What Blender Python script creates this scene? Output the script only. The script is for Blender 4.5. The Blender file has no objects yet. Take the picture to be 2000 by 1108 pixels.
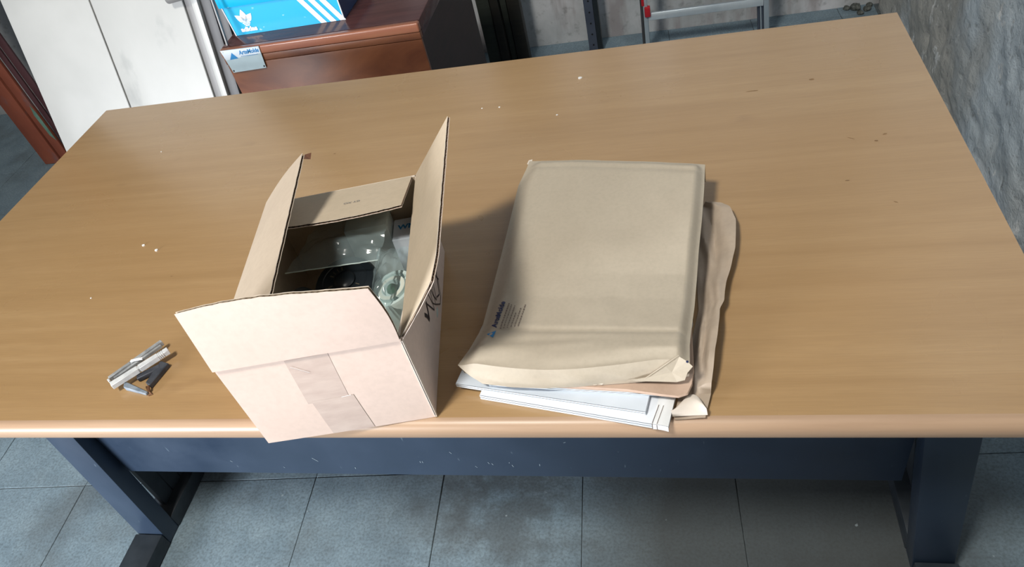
import bpy, bmesh, math, random
from mathutils import Vector, Matrix, noise
from math import sin, cos, pi, radians as R_
random.seed(7)
SC = bpy.context.scene
COL = SC.collection

# ------------------------------------------------------------------ camera
cam_d = bpy.data.cameras.new('camera')
cam_d.sensor_width = 36.0
cam_d.lens = 1432.02 / 2000 * 36
cam_d.clip_start = 0.02
cam = bpy.data.objects.new('camera', cam_d)
COL.objects.link(cam)
cam.matrix_world = (Matrix.Translation((1.54046982, -0.57271595, 1.56159707))
                    @ Matrix.Rotation(0.323419615, 4, 'Z')
                    @ Matrix.Rotation(0.826527593, 4, 'X')
                    @ Matrix.Rotation(-0.273998104, 4, 'Z'))
SC.camera = cam

# ------------------------------------------------------------------ light
SC.view_settings.view_transform = 'Standard'
SC.view_settings.look = 'None'
SC.view_settings.gamma = 1.0
SC.view_settings.use_curve_mapping = False
SC.view_settings.exposure = 0.0
w = bpy.data.worlds.new('sky'); SC.world = w
w.use_nodes = True
bg = w.node_tree.nodes['Background']
bg.inputs[0].default_value = (1.0, 0.90, 0.90, 1)
bg.inputs[1].default_value = 0.19


def area(name, loc, target, sx, sy, power, color):
    l = bpy.data.lights.new(name, 'AREA')
    l.shape = 'RECTANGLE'; l.size = sx; l.size_y = sy
    l.energy = power; l.color = color
    o = bpy.data.objects.new(name, l); COL.objects.link(o)
    o.location = loc
    d = Vector(target) - Vector(loc)
    o.rotation_euler = d.to_track_quat('-Z', 'Y').to_euler()
    return o


# high daylight coming over the open garage front, and the low light of the open front itself
area('daylight_high', (0.50, -1.25, 3.9), (1.2, 0.35, 0.8), 0.5, 0.5, 120, (1.0, 0.965, 0.88))
area('daylight_door', (-2.0, -3.7, 1.15), (0.8, 0.4, 0.8), 1.8, 1.1, 430, (0.93, 0.96, 1.0))

# ------------------------------------------------------------------ helpers
def link(o, parent=None):
    COL.objects.link(o)
    if parent: o.parent = parent
    return o


def tag(o, label=None, cat=None, group=None, kind=None):
    if label: o['label'] = label
    if cat: o['category'] = cat
    if group: o['group'] = group
    if kind: o['kind'] = kind
    return o


def thing(name, label, cat, loc=(0, 0, 0), group=None):
    o = bpy.data.objects.new(name, None); link(o)
    o.empty_display_size = .05
    o.location = loc
    return tag(o, label, cat, group)


class MB:
    """collects faces in world coordinates, builds ONE mesh object"""
    def __init__(s): s.v = []; s.f = []; s.m = []; s.uv = None
    def add(s, vs, fs, mi=0):
        b = len(s.v); s.v += [tuple(v) for v in vs]
        s.f += [tuple(i + b for i in f) for f in fs]; s.m += [mi] * len(fs)
    def hexa(s, p, mi=0):   # 8 points: bottom 4 ccw, top 4 ccw
        s.add(p, [(3, 2, 1, 0), (4, 5, 6, 7), (0, 1, 5, 4), (1, 2, 6, 5), (2, 3, 7, 6), (3, 0, 4, 7)], mi)
    def box(s, a, b, mi=0):
        x0, y0, z0 = a; x1, y1, z1 = b
        s.hexa([(x0, y0, z0), (x1, y0, z0), (x1, y1, z0), (x0, y1, z0), (x0, y0, z1), (x1, y0, z1), (x1, y1, z1), (x0, y1, z1)], mi)
    def prism(s, poly, z0, z1, mi=0):
        n = len(poly)
        vs = [(x, y, z0) for x, y in poly] + [(x, y, z1) for x, y in poly]
        s.add(vs, [tuple(reversed(range(n))), tuple(range(n, 2 * n))] + [(i, (i + 1) % n, n + (i + 1) % n, n + i) for i in range(n)], mi)
    def bar(s, a, b, wv, tv, mi=0):   # a->b centre line, half width vector, half thickness vector
        a, b, wv, tv = map(Vector, (a, b, wv, tv))
        s.hexa([a - wv - tv, b - wv - tv, b + wv - tv, a + wv - tv, a - wv + tv, b - wv + tv, b + wv + tv, a + wv + tv], mi)
    def tube(s, pts, r, n=10, mi=0, caps=True):
        pts = [Vector(p) for p in pts]; rings = []
        for i, p in enumerate(pts):
            d = (pts[min(i + 1, len(pts) - 1)] - pts[max(i - 1, 0)]).normalized()
            up = Vector((0, 0, 1)) if abs(d.z) < .9 else Vector((1, 0, 0))
            x = d.cross(up).normalized(); y = x.cross(d)
            rr = r[i] if isinstance(r, (list, tuple)) else r
            rings.append([p + (x * cos(2 * pi * k / n) + y * sin(2 * pi * k / n)) * rr for k in range(n)])
        fs = []
        for i in range(len(pts) - 1):
            for k in range(n):
                fs.append((i * n + k, i * n + (k + 1) % n, (i + 1) * n + (k + 1) % n, (i + 1) * n + k))
        if caps:
            fs.append(tuple(range(n))); fs.append(tuple(reversed(range((len(pts) - 1) * n, len(pts) * n))))
        s.add([v for r_ in rings for v in r_], fs, mi)
    def grid(s, fn, nu, nv, mi=0, flip=False):
        vs = [fn(i / nu, j / nv) for j in range(nv + 1) for i in range(nu + 1)]
        fs = []
        for j in range(nv):
            for i in range(nu):
                a = j * (nu + 1) + i
                q = (a, a + 1, a + nu + 2, a + nu + 1)
                fs.append(tuple(reversed(q)) if flip else q)
        s.add(vs, fs, mi)
    def lathe(s, prof, c, ax=(0, 0, 1), n=32, mi=0):
        q = Vector(ax).normalized().to_track_quat('Z', 'Y'); c = Vector(c)
        vs = []
        for r, z in prof:
            for k in range(n):
                vs.append(c + q @ Vector((r * cos(2 * pi * k / n), r * sin(2 * pi * k / n), z)))
        fs = []
        for i in range(len(prof) - 1):
            for k in range(n):
                fs.append((i * n + k, i * n + (k + 1) % n, (i + 1) * n + (k + 1) % n, (i + 1) * n + k))
        if prof[0][0] > 1e-5: fs.append(tuple(reversed(range(n))))
        if prof[-1][0] > 1e-5: fs.append(tuple(range((len(prof) - 1) * n, len(prof) * n)))
        s.add(vs, fs, mi)
    def build(s, name, mats, parent=None, smooth=False, bevel=0, fix=True, seg=2):
        me = bpy.data.meshes.new(name)
        off = Vector(parent_loc(parent))
        me.from_pydata([tuple(Vector(v) - off) for v in s.v], [], s.f)
        if not isinstance(mats, (list, tuple)): mats = [mats]
        for m in mats: me.materials.append(m)
        for p, mi in zip(me.polygons, s.m): p.material_index = mi
        bm = bmesh.new(); bm.from_mesh(me)
        if bevel or fix:
            bmesh.ops.remove_doubles(bm, verts=bm.verts, dist=1e-6)
            bmesh.ops.recalc_face_normals(bm, faces=bm.faces)
        if bevel:
            es = [e for e in bm.edges if len(e.link_faces) == 2 and e.calc_face_angle(0) > .6]
            bmesh.ops.bevel(bm, geom=es, offset=bevel, segments=seg, profile=.5, affect='EDGES', clamp_overlap=True)
        bm.to_mesh(me); bm.free()
        if smooth or bevel:
            for p in me.polygons: p.use_smooth = True
            try:
                me.set_sharp_from_angle(angle=R_(38))
            except Exception: pass
        o = bpy.data.objects.new(name, me)
        return link(o, parent)


def parent_loc(p):
    l = Vector((0, 0, 0))
    while p is not None:
        l += p.location; p = p.parent
    return l


def text_mesh(mb, s, size, origin, right, up, lift=.0004, bold=0.0, shear=0.0, mi=0, width=None):
    cu = bpy.data.curves.new('t', 'FONT'); cu.body = s; cu.size = size; cu.offset = bold; cu.shear = shear
    cu.resolution_u = 4
    ob = bpy.data.objects.new('t', cu); COL.objects.link(ob)
    dg = bpy.context.evaluated_depsgraph_get(); dg.update()
    me = bpy.data.meshes.new_from_object(ob.evaluated_get(dg))
    r = Vector(right).normalized(); u = Vector(up).normalized(); n = r.cross(u)
    o = Vector(origin)
    mx = max((v.co.x for v in me.vertices), default=1)
    k = width / mx if width else 1
    mb.add([o + r * v.co.x * k + u * v.co.y + n * lift for v in me.vertices], [tuple(p.vertices) for p in me.polygons], mi)
    bpy.data.objects.remove(ob); bpy.data.curves.remove(cu); bpy.data.meshes.remove(me)


def lerp_list(L, t):
    n = len(L) - 1; x = min(max(t, 0), 1) * n; i = min(int(x), n - 1); f = x - i
    return Vector(L[i]).lerp(Vector(L[i + 1]), f)


def ss(x): x = min(max(x, 0), 1); return x * x * (3 - 2 * x)


# ------------------------------------------------------------------ materials
class M:
    def __init__(s, name, base=(.5, .5, .5), rough=.6, metal=0, **kw):
        s.m = bpy.data.materials.new(name); s.m.use_nodes = True
        s.nt = s.m.node_tree; s.b = s.nt.nodes['Principled BSDF']
        s.b.inputs['Base Color'].default_value = (*base, 1)
        s.b.inputs['Roughness'].default_value = rough
        s.b.inputs['Metallic'].default_value = metal
        for k, v in kw.items(): s.b.inputs[k.replace('_', ' ')].default_value = v
        s.co = s.nt.nodes.new('ShaderNodeTexCoord').outputs['Object']
    def n(s, t, **kw):
        x = s.nt.nodes.new(t)
        for k, v in kw.items(): setattr(x, k, v)
        return x
    def L(s, a, b): s.nt.links.new(a, b)
    def noise(s, scale, detail=4, rough=.5, stretch=(1, 1, 1), loc=(0, 0, 0), dist=0):
        mp = s.n('ShaderNodeMapping'); mp.inputs['Scale'].default_value = stretch; mp.inputs['Location'].default_value = loc
        s.L(s.co, mp.inputs[0])
        t = s.n('ShaderNodeTexNoise'); t.inputs['Scale'].default_value = scale; t.inputs['Detail'].default_value = detail
        t.inputs['Roughness'].default_value = rough; t.inputs['Distortion'].default_value = dist
        s.L(mp.outputs[0], t.inputs['Vector'])
        return t.outputs['Fac']
    def ramp(s, f, stops):
        r = s.n('ShaderNodeValToRGB'); e = r.color_ramp.elements
        while len(e) < len(stops): e.new(.5)
        for k, (p, c) in enumerate(stops):
            e[k].position = p; e[k].color = (*c, 1) if len(c) == 3 else c
        s.L(f, r.inputs[0]); return r.outputs[0]
    def mix(s, f, a, b, mode='MIX'):
        x = s.n('ShaderNodeMix', data_type='RGBA', blend_type=mode)
        for v, i in ((f, 0), (a, 6), (b, 7)):
            if isinstance(v, (int, float)): x.inputs[i].default_value = v
            elif isinstance(v, tuple): x.inputs[i].default_value = (*v, 1)
            else: s.L(v, x.inputs[i])
        return x.outputs[2]
    def col(s, c): s.L(c, s.b.inputs['Base Color']); return s
    def rough(s, c): s.L(c, s.b.inputs['Roughness']); return s
    def bump(s, h, strength=.3, dist=.002):
        b = s.n('ShaderNodeBump'); b.inputs['Strength'].default_value = strength; b.inputs['Distance'].default_value = dist
        s.L(h, b.inputs['Height']); s.L(b.outputs[0], s.b.inputs['Normal']); return s
    def blob(s, c, r, soft=.5, stretch=(1, 1, 1)):
        """round patch mask (a stain lying on the surface at c)"""
        mp = s.n('ShaderNodeMapping'); mp.vector_type = 'POINT'
        k = [q / r for q in stretch]
        mp.inputs['Scale'].default_value = k; mp.inputs['Location'].default_value = [-c[i] * k[i] for i in range(3)]
        s.L(s.co, mp.inputs[0])
        g = s.n('ShaderNodeTexGradient', gradient_type='SPHERICAL'); s.L(mp.outputs[0], g.inputs[0])
        return g.outputs['Fac']


def flecked(name, c1, c2, scale=30, rough=.6, bump=.1, bdist=.001, stretch=(1, 1, 1), lo=.35, hi=.65, detail=4, **kw):
    m = M(name, c1, rough, **kw)
    f = m.noise(scale, detail, .55, stretch)
    m.col(m.ramp(f, [(lo, c1), (hi, c2)]))
    if bump: m.bump(f, bump, bdist)
    return m.m


def plain(name, c, rough=.5, metal=0, **kw):
    d = tuple(x * .88 for x in c)
    m = M(name, c, rough, metal, **kw)
    m.col(m.ramp(m.noise(14, 3), [(.35, c), (.7, d)]))
    return m.m


# desk laminate
m = M('wood_laminate', rough=.36, Coat_Weight=.8, Coat_Roughness=.2)
f1 = m.noise(2.2, 6, .6, (.6, 15, 1), dist=.5)
f2 = m.noise(16, 5, .6, (1.0, 26, 1), (3, 1, 0))
f3 = m.noise(2.2, 3, .5, (.7, 2.6, 1), (7, 2, 0))
c = m.ramp(f1, [(.28, (.345, .212, .095)), (.5, (.388, .244, .114)), (.72, (.425, .275, .134))])
c = m.mix(m.ramp(f2, [(.36, (.32, .32, .32)), (.62, (0, 0, 0))]), c, (.29, .178, .085))
c = m.mix(m.ramp(f3, [(.40, (0, 0, 0)), (.72, (.35, .35, .35))]), c, (.36, .215, .095))
sm = m.noise(9, 2, .4, (1, 2.2, 1), (11, 4, 2))
c = m.mix(m.ramp(sm, [(.72, (0, 0, 0)), (.80, (.22, .22, .22))]), c, (.20, .11, .05))
m.col(c); m.rough(m.ramp(m.noise(5, 4), [(.3, (.25, .25, .25)), (.7, (.36, .36, .36))]))
m.bump(f2, .04, .0006)
WOOD = m.m
m = M('nose_edge_wood', rough=.38)
f1 = m.noise(4.0, 5, .6, (1.0, 20, 20))
m.col(m.ramp(f1, [(.3, (.37, .245, .16)), (.7, (.44, .30, .20))]))
NOSE = m.m

m = M('desk_steel_blue', rough=.42)
f = m.noise(7, 4, .6)
c = m.ramp(f, [(.3, (.021, .038, .070)), (.7, (.031, .052, .090))])
sc = m.noise(75, 2, .3, (1.6, 1, .45), (3, 5, 1))
c = m.mix(m.ramp(sc, [(.77, (0, 0, 0)), (.82, (.16, .16, .16))]), c, (.40, .52, .60))
m.col(c); m.rough(m.ramp(f, [(.3, (.35, .35, .35)), (.7, (.5, .5, .5))]))
STEEL = m.m
BLACKSTEEL = flecked('dark_steel', (.020, .028, .038), (.034, .044, .056), 20, .5, .05)

# floor tiles
m = M('slate_tile', rough=.62)
f = m.noise(9, 6, .65); g = m.noise(160, 3, .6); s2 = m.noise(3.2, 4, .6, (1, 1, 1), (4, 9, 0))
c = m.ramp(f, [(.28, (.160, .230, .285)), (.5, (.205, .285, .345)), (.75, (.26, .35, .41))])
c = m.mix(m.ramp(g, [(.25, (.65, .65, .65)), (.6, (0, 0, 0))]), c, (.07, .09, .10))
c = m.mix(m.ramp(s2, [(.50, (0, 0, 0)), (.68, (.5, .5, .5))]), c, (.085, .095, .10))
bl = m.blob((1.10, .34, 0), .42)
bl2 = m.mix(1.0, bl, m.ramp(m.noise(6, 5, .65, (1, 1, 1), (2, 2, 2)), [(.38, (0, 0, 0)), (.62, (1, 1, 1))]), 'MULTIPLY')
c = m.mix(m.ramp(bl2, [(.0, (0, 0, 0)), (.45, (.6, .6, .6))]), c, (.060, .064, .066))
bl = m.blob((1.72, .22, 0), .52)  # right-hand stain, with the cast shadow there painted into the tile colour
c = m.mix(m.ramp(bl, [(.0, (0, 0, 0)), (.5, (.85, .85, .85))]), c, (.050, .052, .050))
sk = m.noise(46, 2, .4, (1, 1, 1), (8, 8, 8))
c = m.mix(m.ramp(sk, [(.76, (0, 0, 0)), (.79, (.6, .6, .6))]), c, (.42, .5, .54))
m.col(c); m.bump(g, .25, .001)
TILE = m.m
GROUT = flecked('grout', (.075, .09, .10), (.12, .14, .15), 60, .9, .2)

m = M('rough_concrete_wall', rough=.85)
f = m.noise(3.2, 7, .62); g = m.noise(22, 6, .65); h = m.noise(1.3, 4, .5, (1, 1, .5), (5, 1, 3))
c = m.ramp(f, [(.25, (.40, .47, .54)), (.5, (.52, .60, .67)), (.7, (.60, .67, .72)), (.85, (.66, .68, .70))])
c = m.mix(m.ramp(h, [(.47, (0, 0, 0)), (.56, (.75, .75, .75))]), c, (.34, .315, .27))
c = m.mix(m.ramp(g, [(.30, (.7, .7, .7)), (.42, (0, 0, 0))]), c, (.13, .14, .15))
c = m.mix(m.ramp(m.noise(12, 5, .7, (1, 1, 1), (9, 2, 7)), [(.60, (0, 0, 0)), (.68, (.8, .8, .8))]), c, (.80, .82, .83))
m.col(c); m.bump(g, .75, .014)
CONC = m.m
m = M('grey_plaster_wall', rough=.8)
f = m.noise(2.6, 6, .6, (1, 1, .8)); g = m.noise(30, 4, .6); h = m.noise(4, 4, .6, (2.2, 1, .5), (3, 3, 8))
c = m.ramp(f, [(.3, (.32, .34, .35)), (.5, (.46, .48, .50)), (.68, (.66, .66, .69))])
c = m.mix(m.ramp(h, [(.5, (0, 0, 0)), (.64, (.6, .6, .6))]), c, (.25, .205, .21))
c = m.mix(m.ramp(g, [(.3, (.4, .4, .4)), (.45, (0, 0, 0))]), c, (.12, .13, .13))
m.col(c); m.bump(g, .3, .004)
PLAST = m.m
WALLD = flecked('dim_plaster', (.20, .22, .22), (.28, .30, .30), 3, .9, .1)

# cardboard and paper
def kraft(name, a, b, fib=110, rough=.75):
    m = M(name, a, rough)
    f = m.noise(6, 5, .6); g = m.noise(fib, 3, .6)
    c = m.ramp(f, [(.3, a), (.7, b)])
    c = m.mix(m.ramp(g, [(.3, (.25, .25, .25)), (.6, (0, 0, 0))]), c, tuple(x * .8 for x in a))
    m.col(c); m.bump(f, .15, .002)
    return m.m
KR_OUT = kraft('cardboard_outer', (.62, .49, .42), (.68, .54, .47))
KR_IN = kraft('cardboard_inner', (.50, .41, .30), (.56, .46, .345))
KR_FL = flecked('cardboard_fluting', (.22, .155, .105), (.32, .235, .165), 80, .9, .2)
KR_EDGE = flecked('cardboard_crease', (.78, .70, .62), (.66, .56, .47), 60, .8, .1)
ENV = kraft('envelope_kraft', (.425, .365, .285), (.47, .41, .325), 160, .62)
ENV2 = kraft('envelope_kraft_pinkish', (.46, .32, .24), (.53, .385, .30), 120, .62)
ENV3 = kraft('envelope_kraft_dark', (.39, .31, .24), (.46, .375, .295), 90, .6)
ENVIN = flecked('envelope_pale_inside', (.62, .55, .48), (.70, .63, .56), 20, .7, .1)
PAPER = flecked('white_paper', (.70, .74, .82), (.78, .82, .88), 12, .55, .08)
PAPER2 = flecked('pale_blue_paper', (.55, .62, .70), (.66, .72, .80), 9, .5, .08)
PAPER_E = flecked('page_edges', (.60, .66, .72), (.82, .86, .90), 30, .7, .3, .001, (1, 1, 30))
m = M('packing_tape', (.56, .45, .39), .22)
m.col(m.ramp(m.noise(22, 4, .6, (1, 1, 3)), [(.35, (.52, .41, .36)), (.7, (.60, .49, .43))]))
TAPE = m.m
INK = plain('black_marker', (.012, .012, .02), .5)
INKB = plain('blue_ink', (.010, .20, .48), .5)
INKN = plain('navy_ink', (.02, .03, .10), .5)
INKG = plain('grey_print', (.17, .13, .11), .7)
INKP = plain('faint_print', (.16, .17, .19), .6)

WHITE = M('white_lacquer_panel', rough=.42)
f = WHITE.noise(5, 5, .6, (1, 1, .6)); 
c = WHITE.ramp(f, [(.2, (.40, .405, .395)), (.75, (.46, .465, .455))])
d = WHITE.noise(7, 4, .55, (1.4, 1, .7), (3, 8, 1))
c = WHITE.mix(WHITE.ramp(d, [(.60, (0, 0, 0)), (.74, (.55, .55, .55))]), c, (.27, .28, .28))
WHITE = WHITE.col(c).m
WHITEC = flecked('clean_white_lacquer', (.425, .43, .42), (.46, .465, .455), 6, .42, 0)
EDGE = flecked('dark_panel_gap', (.10, .10, .10), (.20, .19, .18), 30, .8, .1)  # dark tone of the strip set between the white panels
GREYM = flecked('grey_painted_steel', (.045, .045, .05), (.07, .07, .075), 8, .5, .05, stretch=(1, 1, .2))
GREYL = flecked('brushed_grey_strip', (.15, .147, .147), (.20, .195, .195), 8, .45, .05, stretch=(1, 1, .2))

def varnish(name, a, b, rough, stretch=(1, 1, 10), sc=5):
    m = M(name, a, rough)
    f = m.noise(sc, 6, .6, stretch, dist=.8)
    m.col(m.ramp(f, [(.3, a), (.7, b)]))
    return m.m
CAB = varnish('mahogany_front', (.085, .026, .014), (.230, .085, .036), .38, (1, 1, 2.2), 3.2)
CABTOP = varnish('mahogany_top', (.055, .022, .022), (.085, .034, .032), .17, (1, 8, 1))
CABMOLD = varnish('mahogany_moulding', (.24, .085, .052), (.31, .125, .065), .28, (1, 8, 8))
DARKB = varnish('black_brown_board', (.010, .009, .007), (.022, .018, .013), .6)
DARKG = varnish('dark_olive_board', (.022, .026, .020), (.034, .038, .030), .6)
m = M('red_stained_timber', rough=.6)
f = m.noise(5, 6, .65, (1, 1, .35)); g = m.noise(10, 5, .6, (1, 1, .6), (4, 4, 1))
c = m.ramp(f, [(.3, (.17, .042, .026)), (.55, (.30, .080, .042)), (.75, (.36, .13, .07))])
c = m.mix(m.ramp(g, [(.52, (0, 0, 0)), (.66, (.8, .8, .8))]), c, (.16, .115, .125))
m.col(c); m.bump(g, .3, .004)
REDW = m.m
REDD = flecked('dark_red_timber', (.055, .018, .022), (.12, .05, .055), 7, .6, .1, stretch=(1, 1, .3))
GREENP = flecked('flaking_green_paint', (.10, .21, .165), (.17, .30, .24), 25, .7, .3)
BLUEBOX = M('cyan_gloss_card', (.0, .36, .64), .35)
f = BLUEBOX.noise(30, 3, .5, (1, 1, 2), (1, 1, 1))
BLUEBOX = BLUEBOX.col(BLUEBOX.mix(BLUEBOX.ramp(f, [(.70, (0, 0, 0)), (.74, (.5, .5, .5))]), (.0, .36, .64), (.5, .7, .8))).m
BLUED = plain('navy_card_end', (.010, .035, .11), .4)
WHITEP = plain('white_print', (.86, .88, .90), .4)
CARDED = plain('worn_card_edge', (.66, .68, .72), .7)
ALU = flecked('brushed_aluminium', (.42, .49, .55), (.52, .58, .63), 9, .38, .03, stretch=(1, 1, .2), Metallic=.35)
REDPL = plain('red_plastic', (.50, .012, .022), .4)
BLUEST = flecked('blue_grey_steel', (.045, .055, .085), (.07, .085, .12), 9, .45, .05)
HOLE = plain('hole_black', (.006, .006, .008), .9)
PLATE = plain('silver_plate', (.42, .52, .56), .35, .3)
PLATEL = plain('silver_plate_light', (.62, .68, .74), .35, .2)
BLACKP = plain('black_plastic', (.010, .014, .018), .3)
GREYP = plain('grey_film_object', (.05, .06, .065), .35)
GOLD = plain('faded_gold_print', (.10, .085, .06), .45)
WHITEPL = plain('white_plastic', (.50, .60, .58), .3)
CREAM = plain('cream_label', (.60, .62, .55), .5)
PCARD = plain('pale_blue_card', (.80, .90, .90), .5)
GREENGL = plain('green_glass', (.03, .10, .05), .15)
PEGW = flecked('weathered_white_wood', (.52, .54, .56), (.68, .70, .71), 60, .6, .1)
PEGG = flecked('weathered_grey_wood', (.20, .21, .22), (.40, .42, .43), 50, .7, .2)
PEGD = flecked('charcoal_wood', (.020, .024, .034), (.050, .056, .070), 50, .6, .2)
PEGB = flecked('blue_grey_wood', (.16, .20, .25), (.30, .35, .41), 60, .6, .2)
RUST = plain('rusty_wire', (.16, .07, .03), .6, .4)
CHIP = flecked('plaster_chip', (.72, .72, .70), (.85, .85, .84), 60, .8, .2)
MOSS = flecked('dark_rubble', (.03, .035, .03), (.16, .17, .16), 70, .9, .4)

# clear crumpled film: mostly see-through with haze and gloss
m = M('clear_plastic_film', (.75, .85, .88), .12)
tr = m.n('ShaderNodeBsdfTransparent'); tr.inputs[0].default_value = (.93, .97, .98, 1)
gl = m.n('ShaderNodeBsdfGlossy'); gl.inputs['Roughness'].default_value = .16
df = m.n('ShaderNodeBsdfDiffuse'); df.inputs[0].default_value = (.55, .72, .76, 1)
nz = m.noise(13, 2, .45)
bp = m.n('ShaderNodeBump'); bp.inputs['Strength'].default_value = .6; bp.inputs['Distance'].default_value = .012
m.L(nz, bp.inputs['Height']); m.L(bp.outputs[0], gl.inputs['Normal'])
m1 = m.n('ShaderNodeMixShader'); m1.inputs[0].default_value = .15; m.L(tr.outputs[0], m1.inputs[1]); m.L(df.outputs[0], m1.inputs[2])
fr = m.n('ShaderNodeFresnel'); fr.inputs[0].default_value = 1.5; m.L(bp.outputs[0], fr.inputs['Normal'])
m2 = m.n('ShaderNodeMixShader'); m.L(fr.outputs[0], m2.inputs[0]); m.L(m1.outputs[0], m2.inputs[1]); m.L(gl.outputs[0], m2.inputs[2])
m.L(m2.outputs[0], m.nt.nodes['Material Output'].inputs[0])
FILM = m.m

# ------------------------------------------------------------------ room
X0, X1, Y0, Y1, ZC = -3.2, 2.365, -0.95, 2.62, 3.1

b = MB(); b.box((-6, -7, -.12), (6, Y1 + .2, -.0032))
floor = b.build('floor', GROUT); floor['kind'] = 'structure'


def clip(poly, x0, x1, y0, y1):
    def cut(P, ins, inter):
        out = []
        for i in range(len(P)):
            a, c = P[i - 1], P[i]
            if ins(c):
                if not ins(a): out.append(inter(a, c))
                out.append(c)
            elif ins(a): out.append(inter(a, c))
        return out
    for ax, lim, sg in ((0, x0, 1), (0, x1, -1), (1, y0, 1), (1, y1, -1)):
        ins = lambda p: sg * (p[ax] - lim) >= 0
        def inter(a, c):
            t = (lim - a[ax]) / (c[ax] - a[ax]); return (a[0] + t * (c[0] - a[0]), a[1] + t * (c[1] - a[1]))
        poly = cut(poly, ins, inter)
        if len(poly) < 3: return []
    return poly


ta = math.atan(.051); tu = Vector((cos(ta), sin(ta))); tv = Vector((-sin(ta), cos(ta)))
to = Vector((.566, .343)); S = .352
for i in range(-12, 7):
    for j in range(-5, 9):
        g = .0009
        q = [to + tu * (S * i + g) + tv * (S * j + g), to + tu * (S * (i + 1) - g) + tv * (S * j + g),
             to + tu * (S * (i + 1) - g) + tv * (S * (j + 1) - g), to + tu * (S * i + g) + tv * (S * (j + 1) - g)]
        P = clip([tuple(p) for p in q], X0, X1 - .01, Y0 - .6, Y1)
        if not P: continue
        ar = abs(sum(P[k - 1][0] * P[k][1] - P[k][0] * P[k - 1][1] for k in range(len(P)))) / 2
        if ar < .002: continue
        tb = MB(); dz = random.uniform(-.0012, .0004)
        tb.prism(P, -.0031, dz)
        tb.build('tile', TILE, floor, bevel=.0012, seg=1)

b = MB(); b.box((X0 - .15, Y1, -.02), (X1 + .15, Y1 + .15, ZC)); wb = b.build('wall_back', PLAST); wb['kind'] = 'structure'
b = MB()


def rw(u, v):
    y = Y0 + (Y1 - Y0) * u; z = ZC * (v ** 1.5)
    n = noise.fractal(Vector((y * 3, z * 3, 1)), .9, 2.0, 5) * .012 + noise.fractal(Vector((y * 14, z * 14, 4)), .8, 2.0, 3) * .006
    n -= .012 * max(0, noise.noise(Vector((y * 9, z * 6, 9))) - .35) * 4
    return (X1 - max(-.02, min(.02, n)) + .004, y, z)


b.grid(rw, 230, 150)
b.box((X1 + .03, Y0, -.02), (X1 + .16, Y1 + .1, ZC))
wr = b.build('wall_right', CONC, smooth=True, fix=False); wr['kind'] = 'structure'
b = MB(); b.box((X0 - .15, Y0, -.02), (X0, Y1, ZC)); wl = b.build('wall_left', WALLD); wl['kind'] = 'structure'
b = MB(); b.box((X0 - .15, 0.35, ZC), (X1 + .16, Y1 + .15, ZC + .15)); ce = b.build('ceiling', WALLD); ce['kind'] = 'structure'
b = MB(); b.prism([(.42, Y0 - .12), (X1 + .16, Y0 - .12), (X1 + .16, Y0), (.42, Y0)], -.02, .80)
b.box((.90, Y0 - .12, .80), (X1 + .16, Y0, 2.10)); b.box((X0 - .15, Y0 - .12, -.02), (-1.42, Y0, ZC)); wf = b.build('front_light_blocker', WALLD); wf['kind'] = 'structure'  # unseen blockers added behind the camera to shade the right side and far left

# ------------------------------------------------------------------ desk
desk = thing('office_desk', 'long office desk with tan wood-grain top and dark navy steel legs', 'desk', (1, .5, 0))
D = 1.031; ZT = .75
prof = [(D, ZT), (0.0, ZT)]
for k in range(1, 8):
    a = pi / 2 * k / 7
    prof.append((-.016 * sin(a), ZT - .016 + .016 * cos(a)))
prof += [(-.016, .724), (-.010, .716), (0, .714), (D, .714)]
b = MB(); n = len(prof)
b.add([(0, y, z) for y, z in prof] + [(2.0, y, z) for y, z in prof],
      [tuple(range(n)), tuple(reversed(range(n, 2 * n)))] + [(i, n + i, n + (i + 1) % n, (i + 1) % n) for i in range(n)])
# front nose gets the paler edge band material
for k, f in enumerate(b.f):
    ys = [b.v[i][1] for i in f]
    if len(f) == 4 and max(ys) < 1e-6 and min(ys) < -.0005: b.m[k] = 1
b.build('tabletop', [WOOD, NOSE], desk, smooth=True)
b = MB(); b.box((.245, .198, .262), (1.90, .216, .714)); mp = b.build('modesty_panel', STEEL, desk, bevel=.002)


b = MB()
for x, z, l, a in ((.744, .326, .016, -55), (.985, .311, .006, 90), (.990, .311, .006, 90), (1.058, .352, .007, -60), (1.137, .311, .006, -70), (1.130, .3150, .006, -70), (1.174, .312, .004, 80),
                   (1.178, .306, .008, -75), (1.235, .303, .007, 85), (1.295, .385, .005, 30), (.54, .313, .006, -60), (1.354, .427, .006, 40), (.66, .29, .004, -60), (.83, .285, .006, 85), (1.10, .30, .006, -60)):
    c_ = cos(R_(a)); s_ = sin(R_(a)); w2 = .0005
    b.add([(x - s_ * w2, .1974, z + c_ * w2), (x + s_ * w2, .1974, z - c_ * w2), (x + c_ * l + s_ * w2, .1974, z + s_ * l - c_ * w2), (x + c_ * l - s_ * w2, .1974, z + s_ * l + c_ * w2)], [(0, 1, 2, 3)])
b.build('paint_scratches', flecked('worn_paint', (.30, .38, .44), (.40, .48, .54), 60, .6, .05), desk, fix=False)['kind'] = 'stuff'
b = MB()
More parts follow.
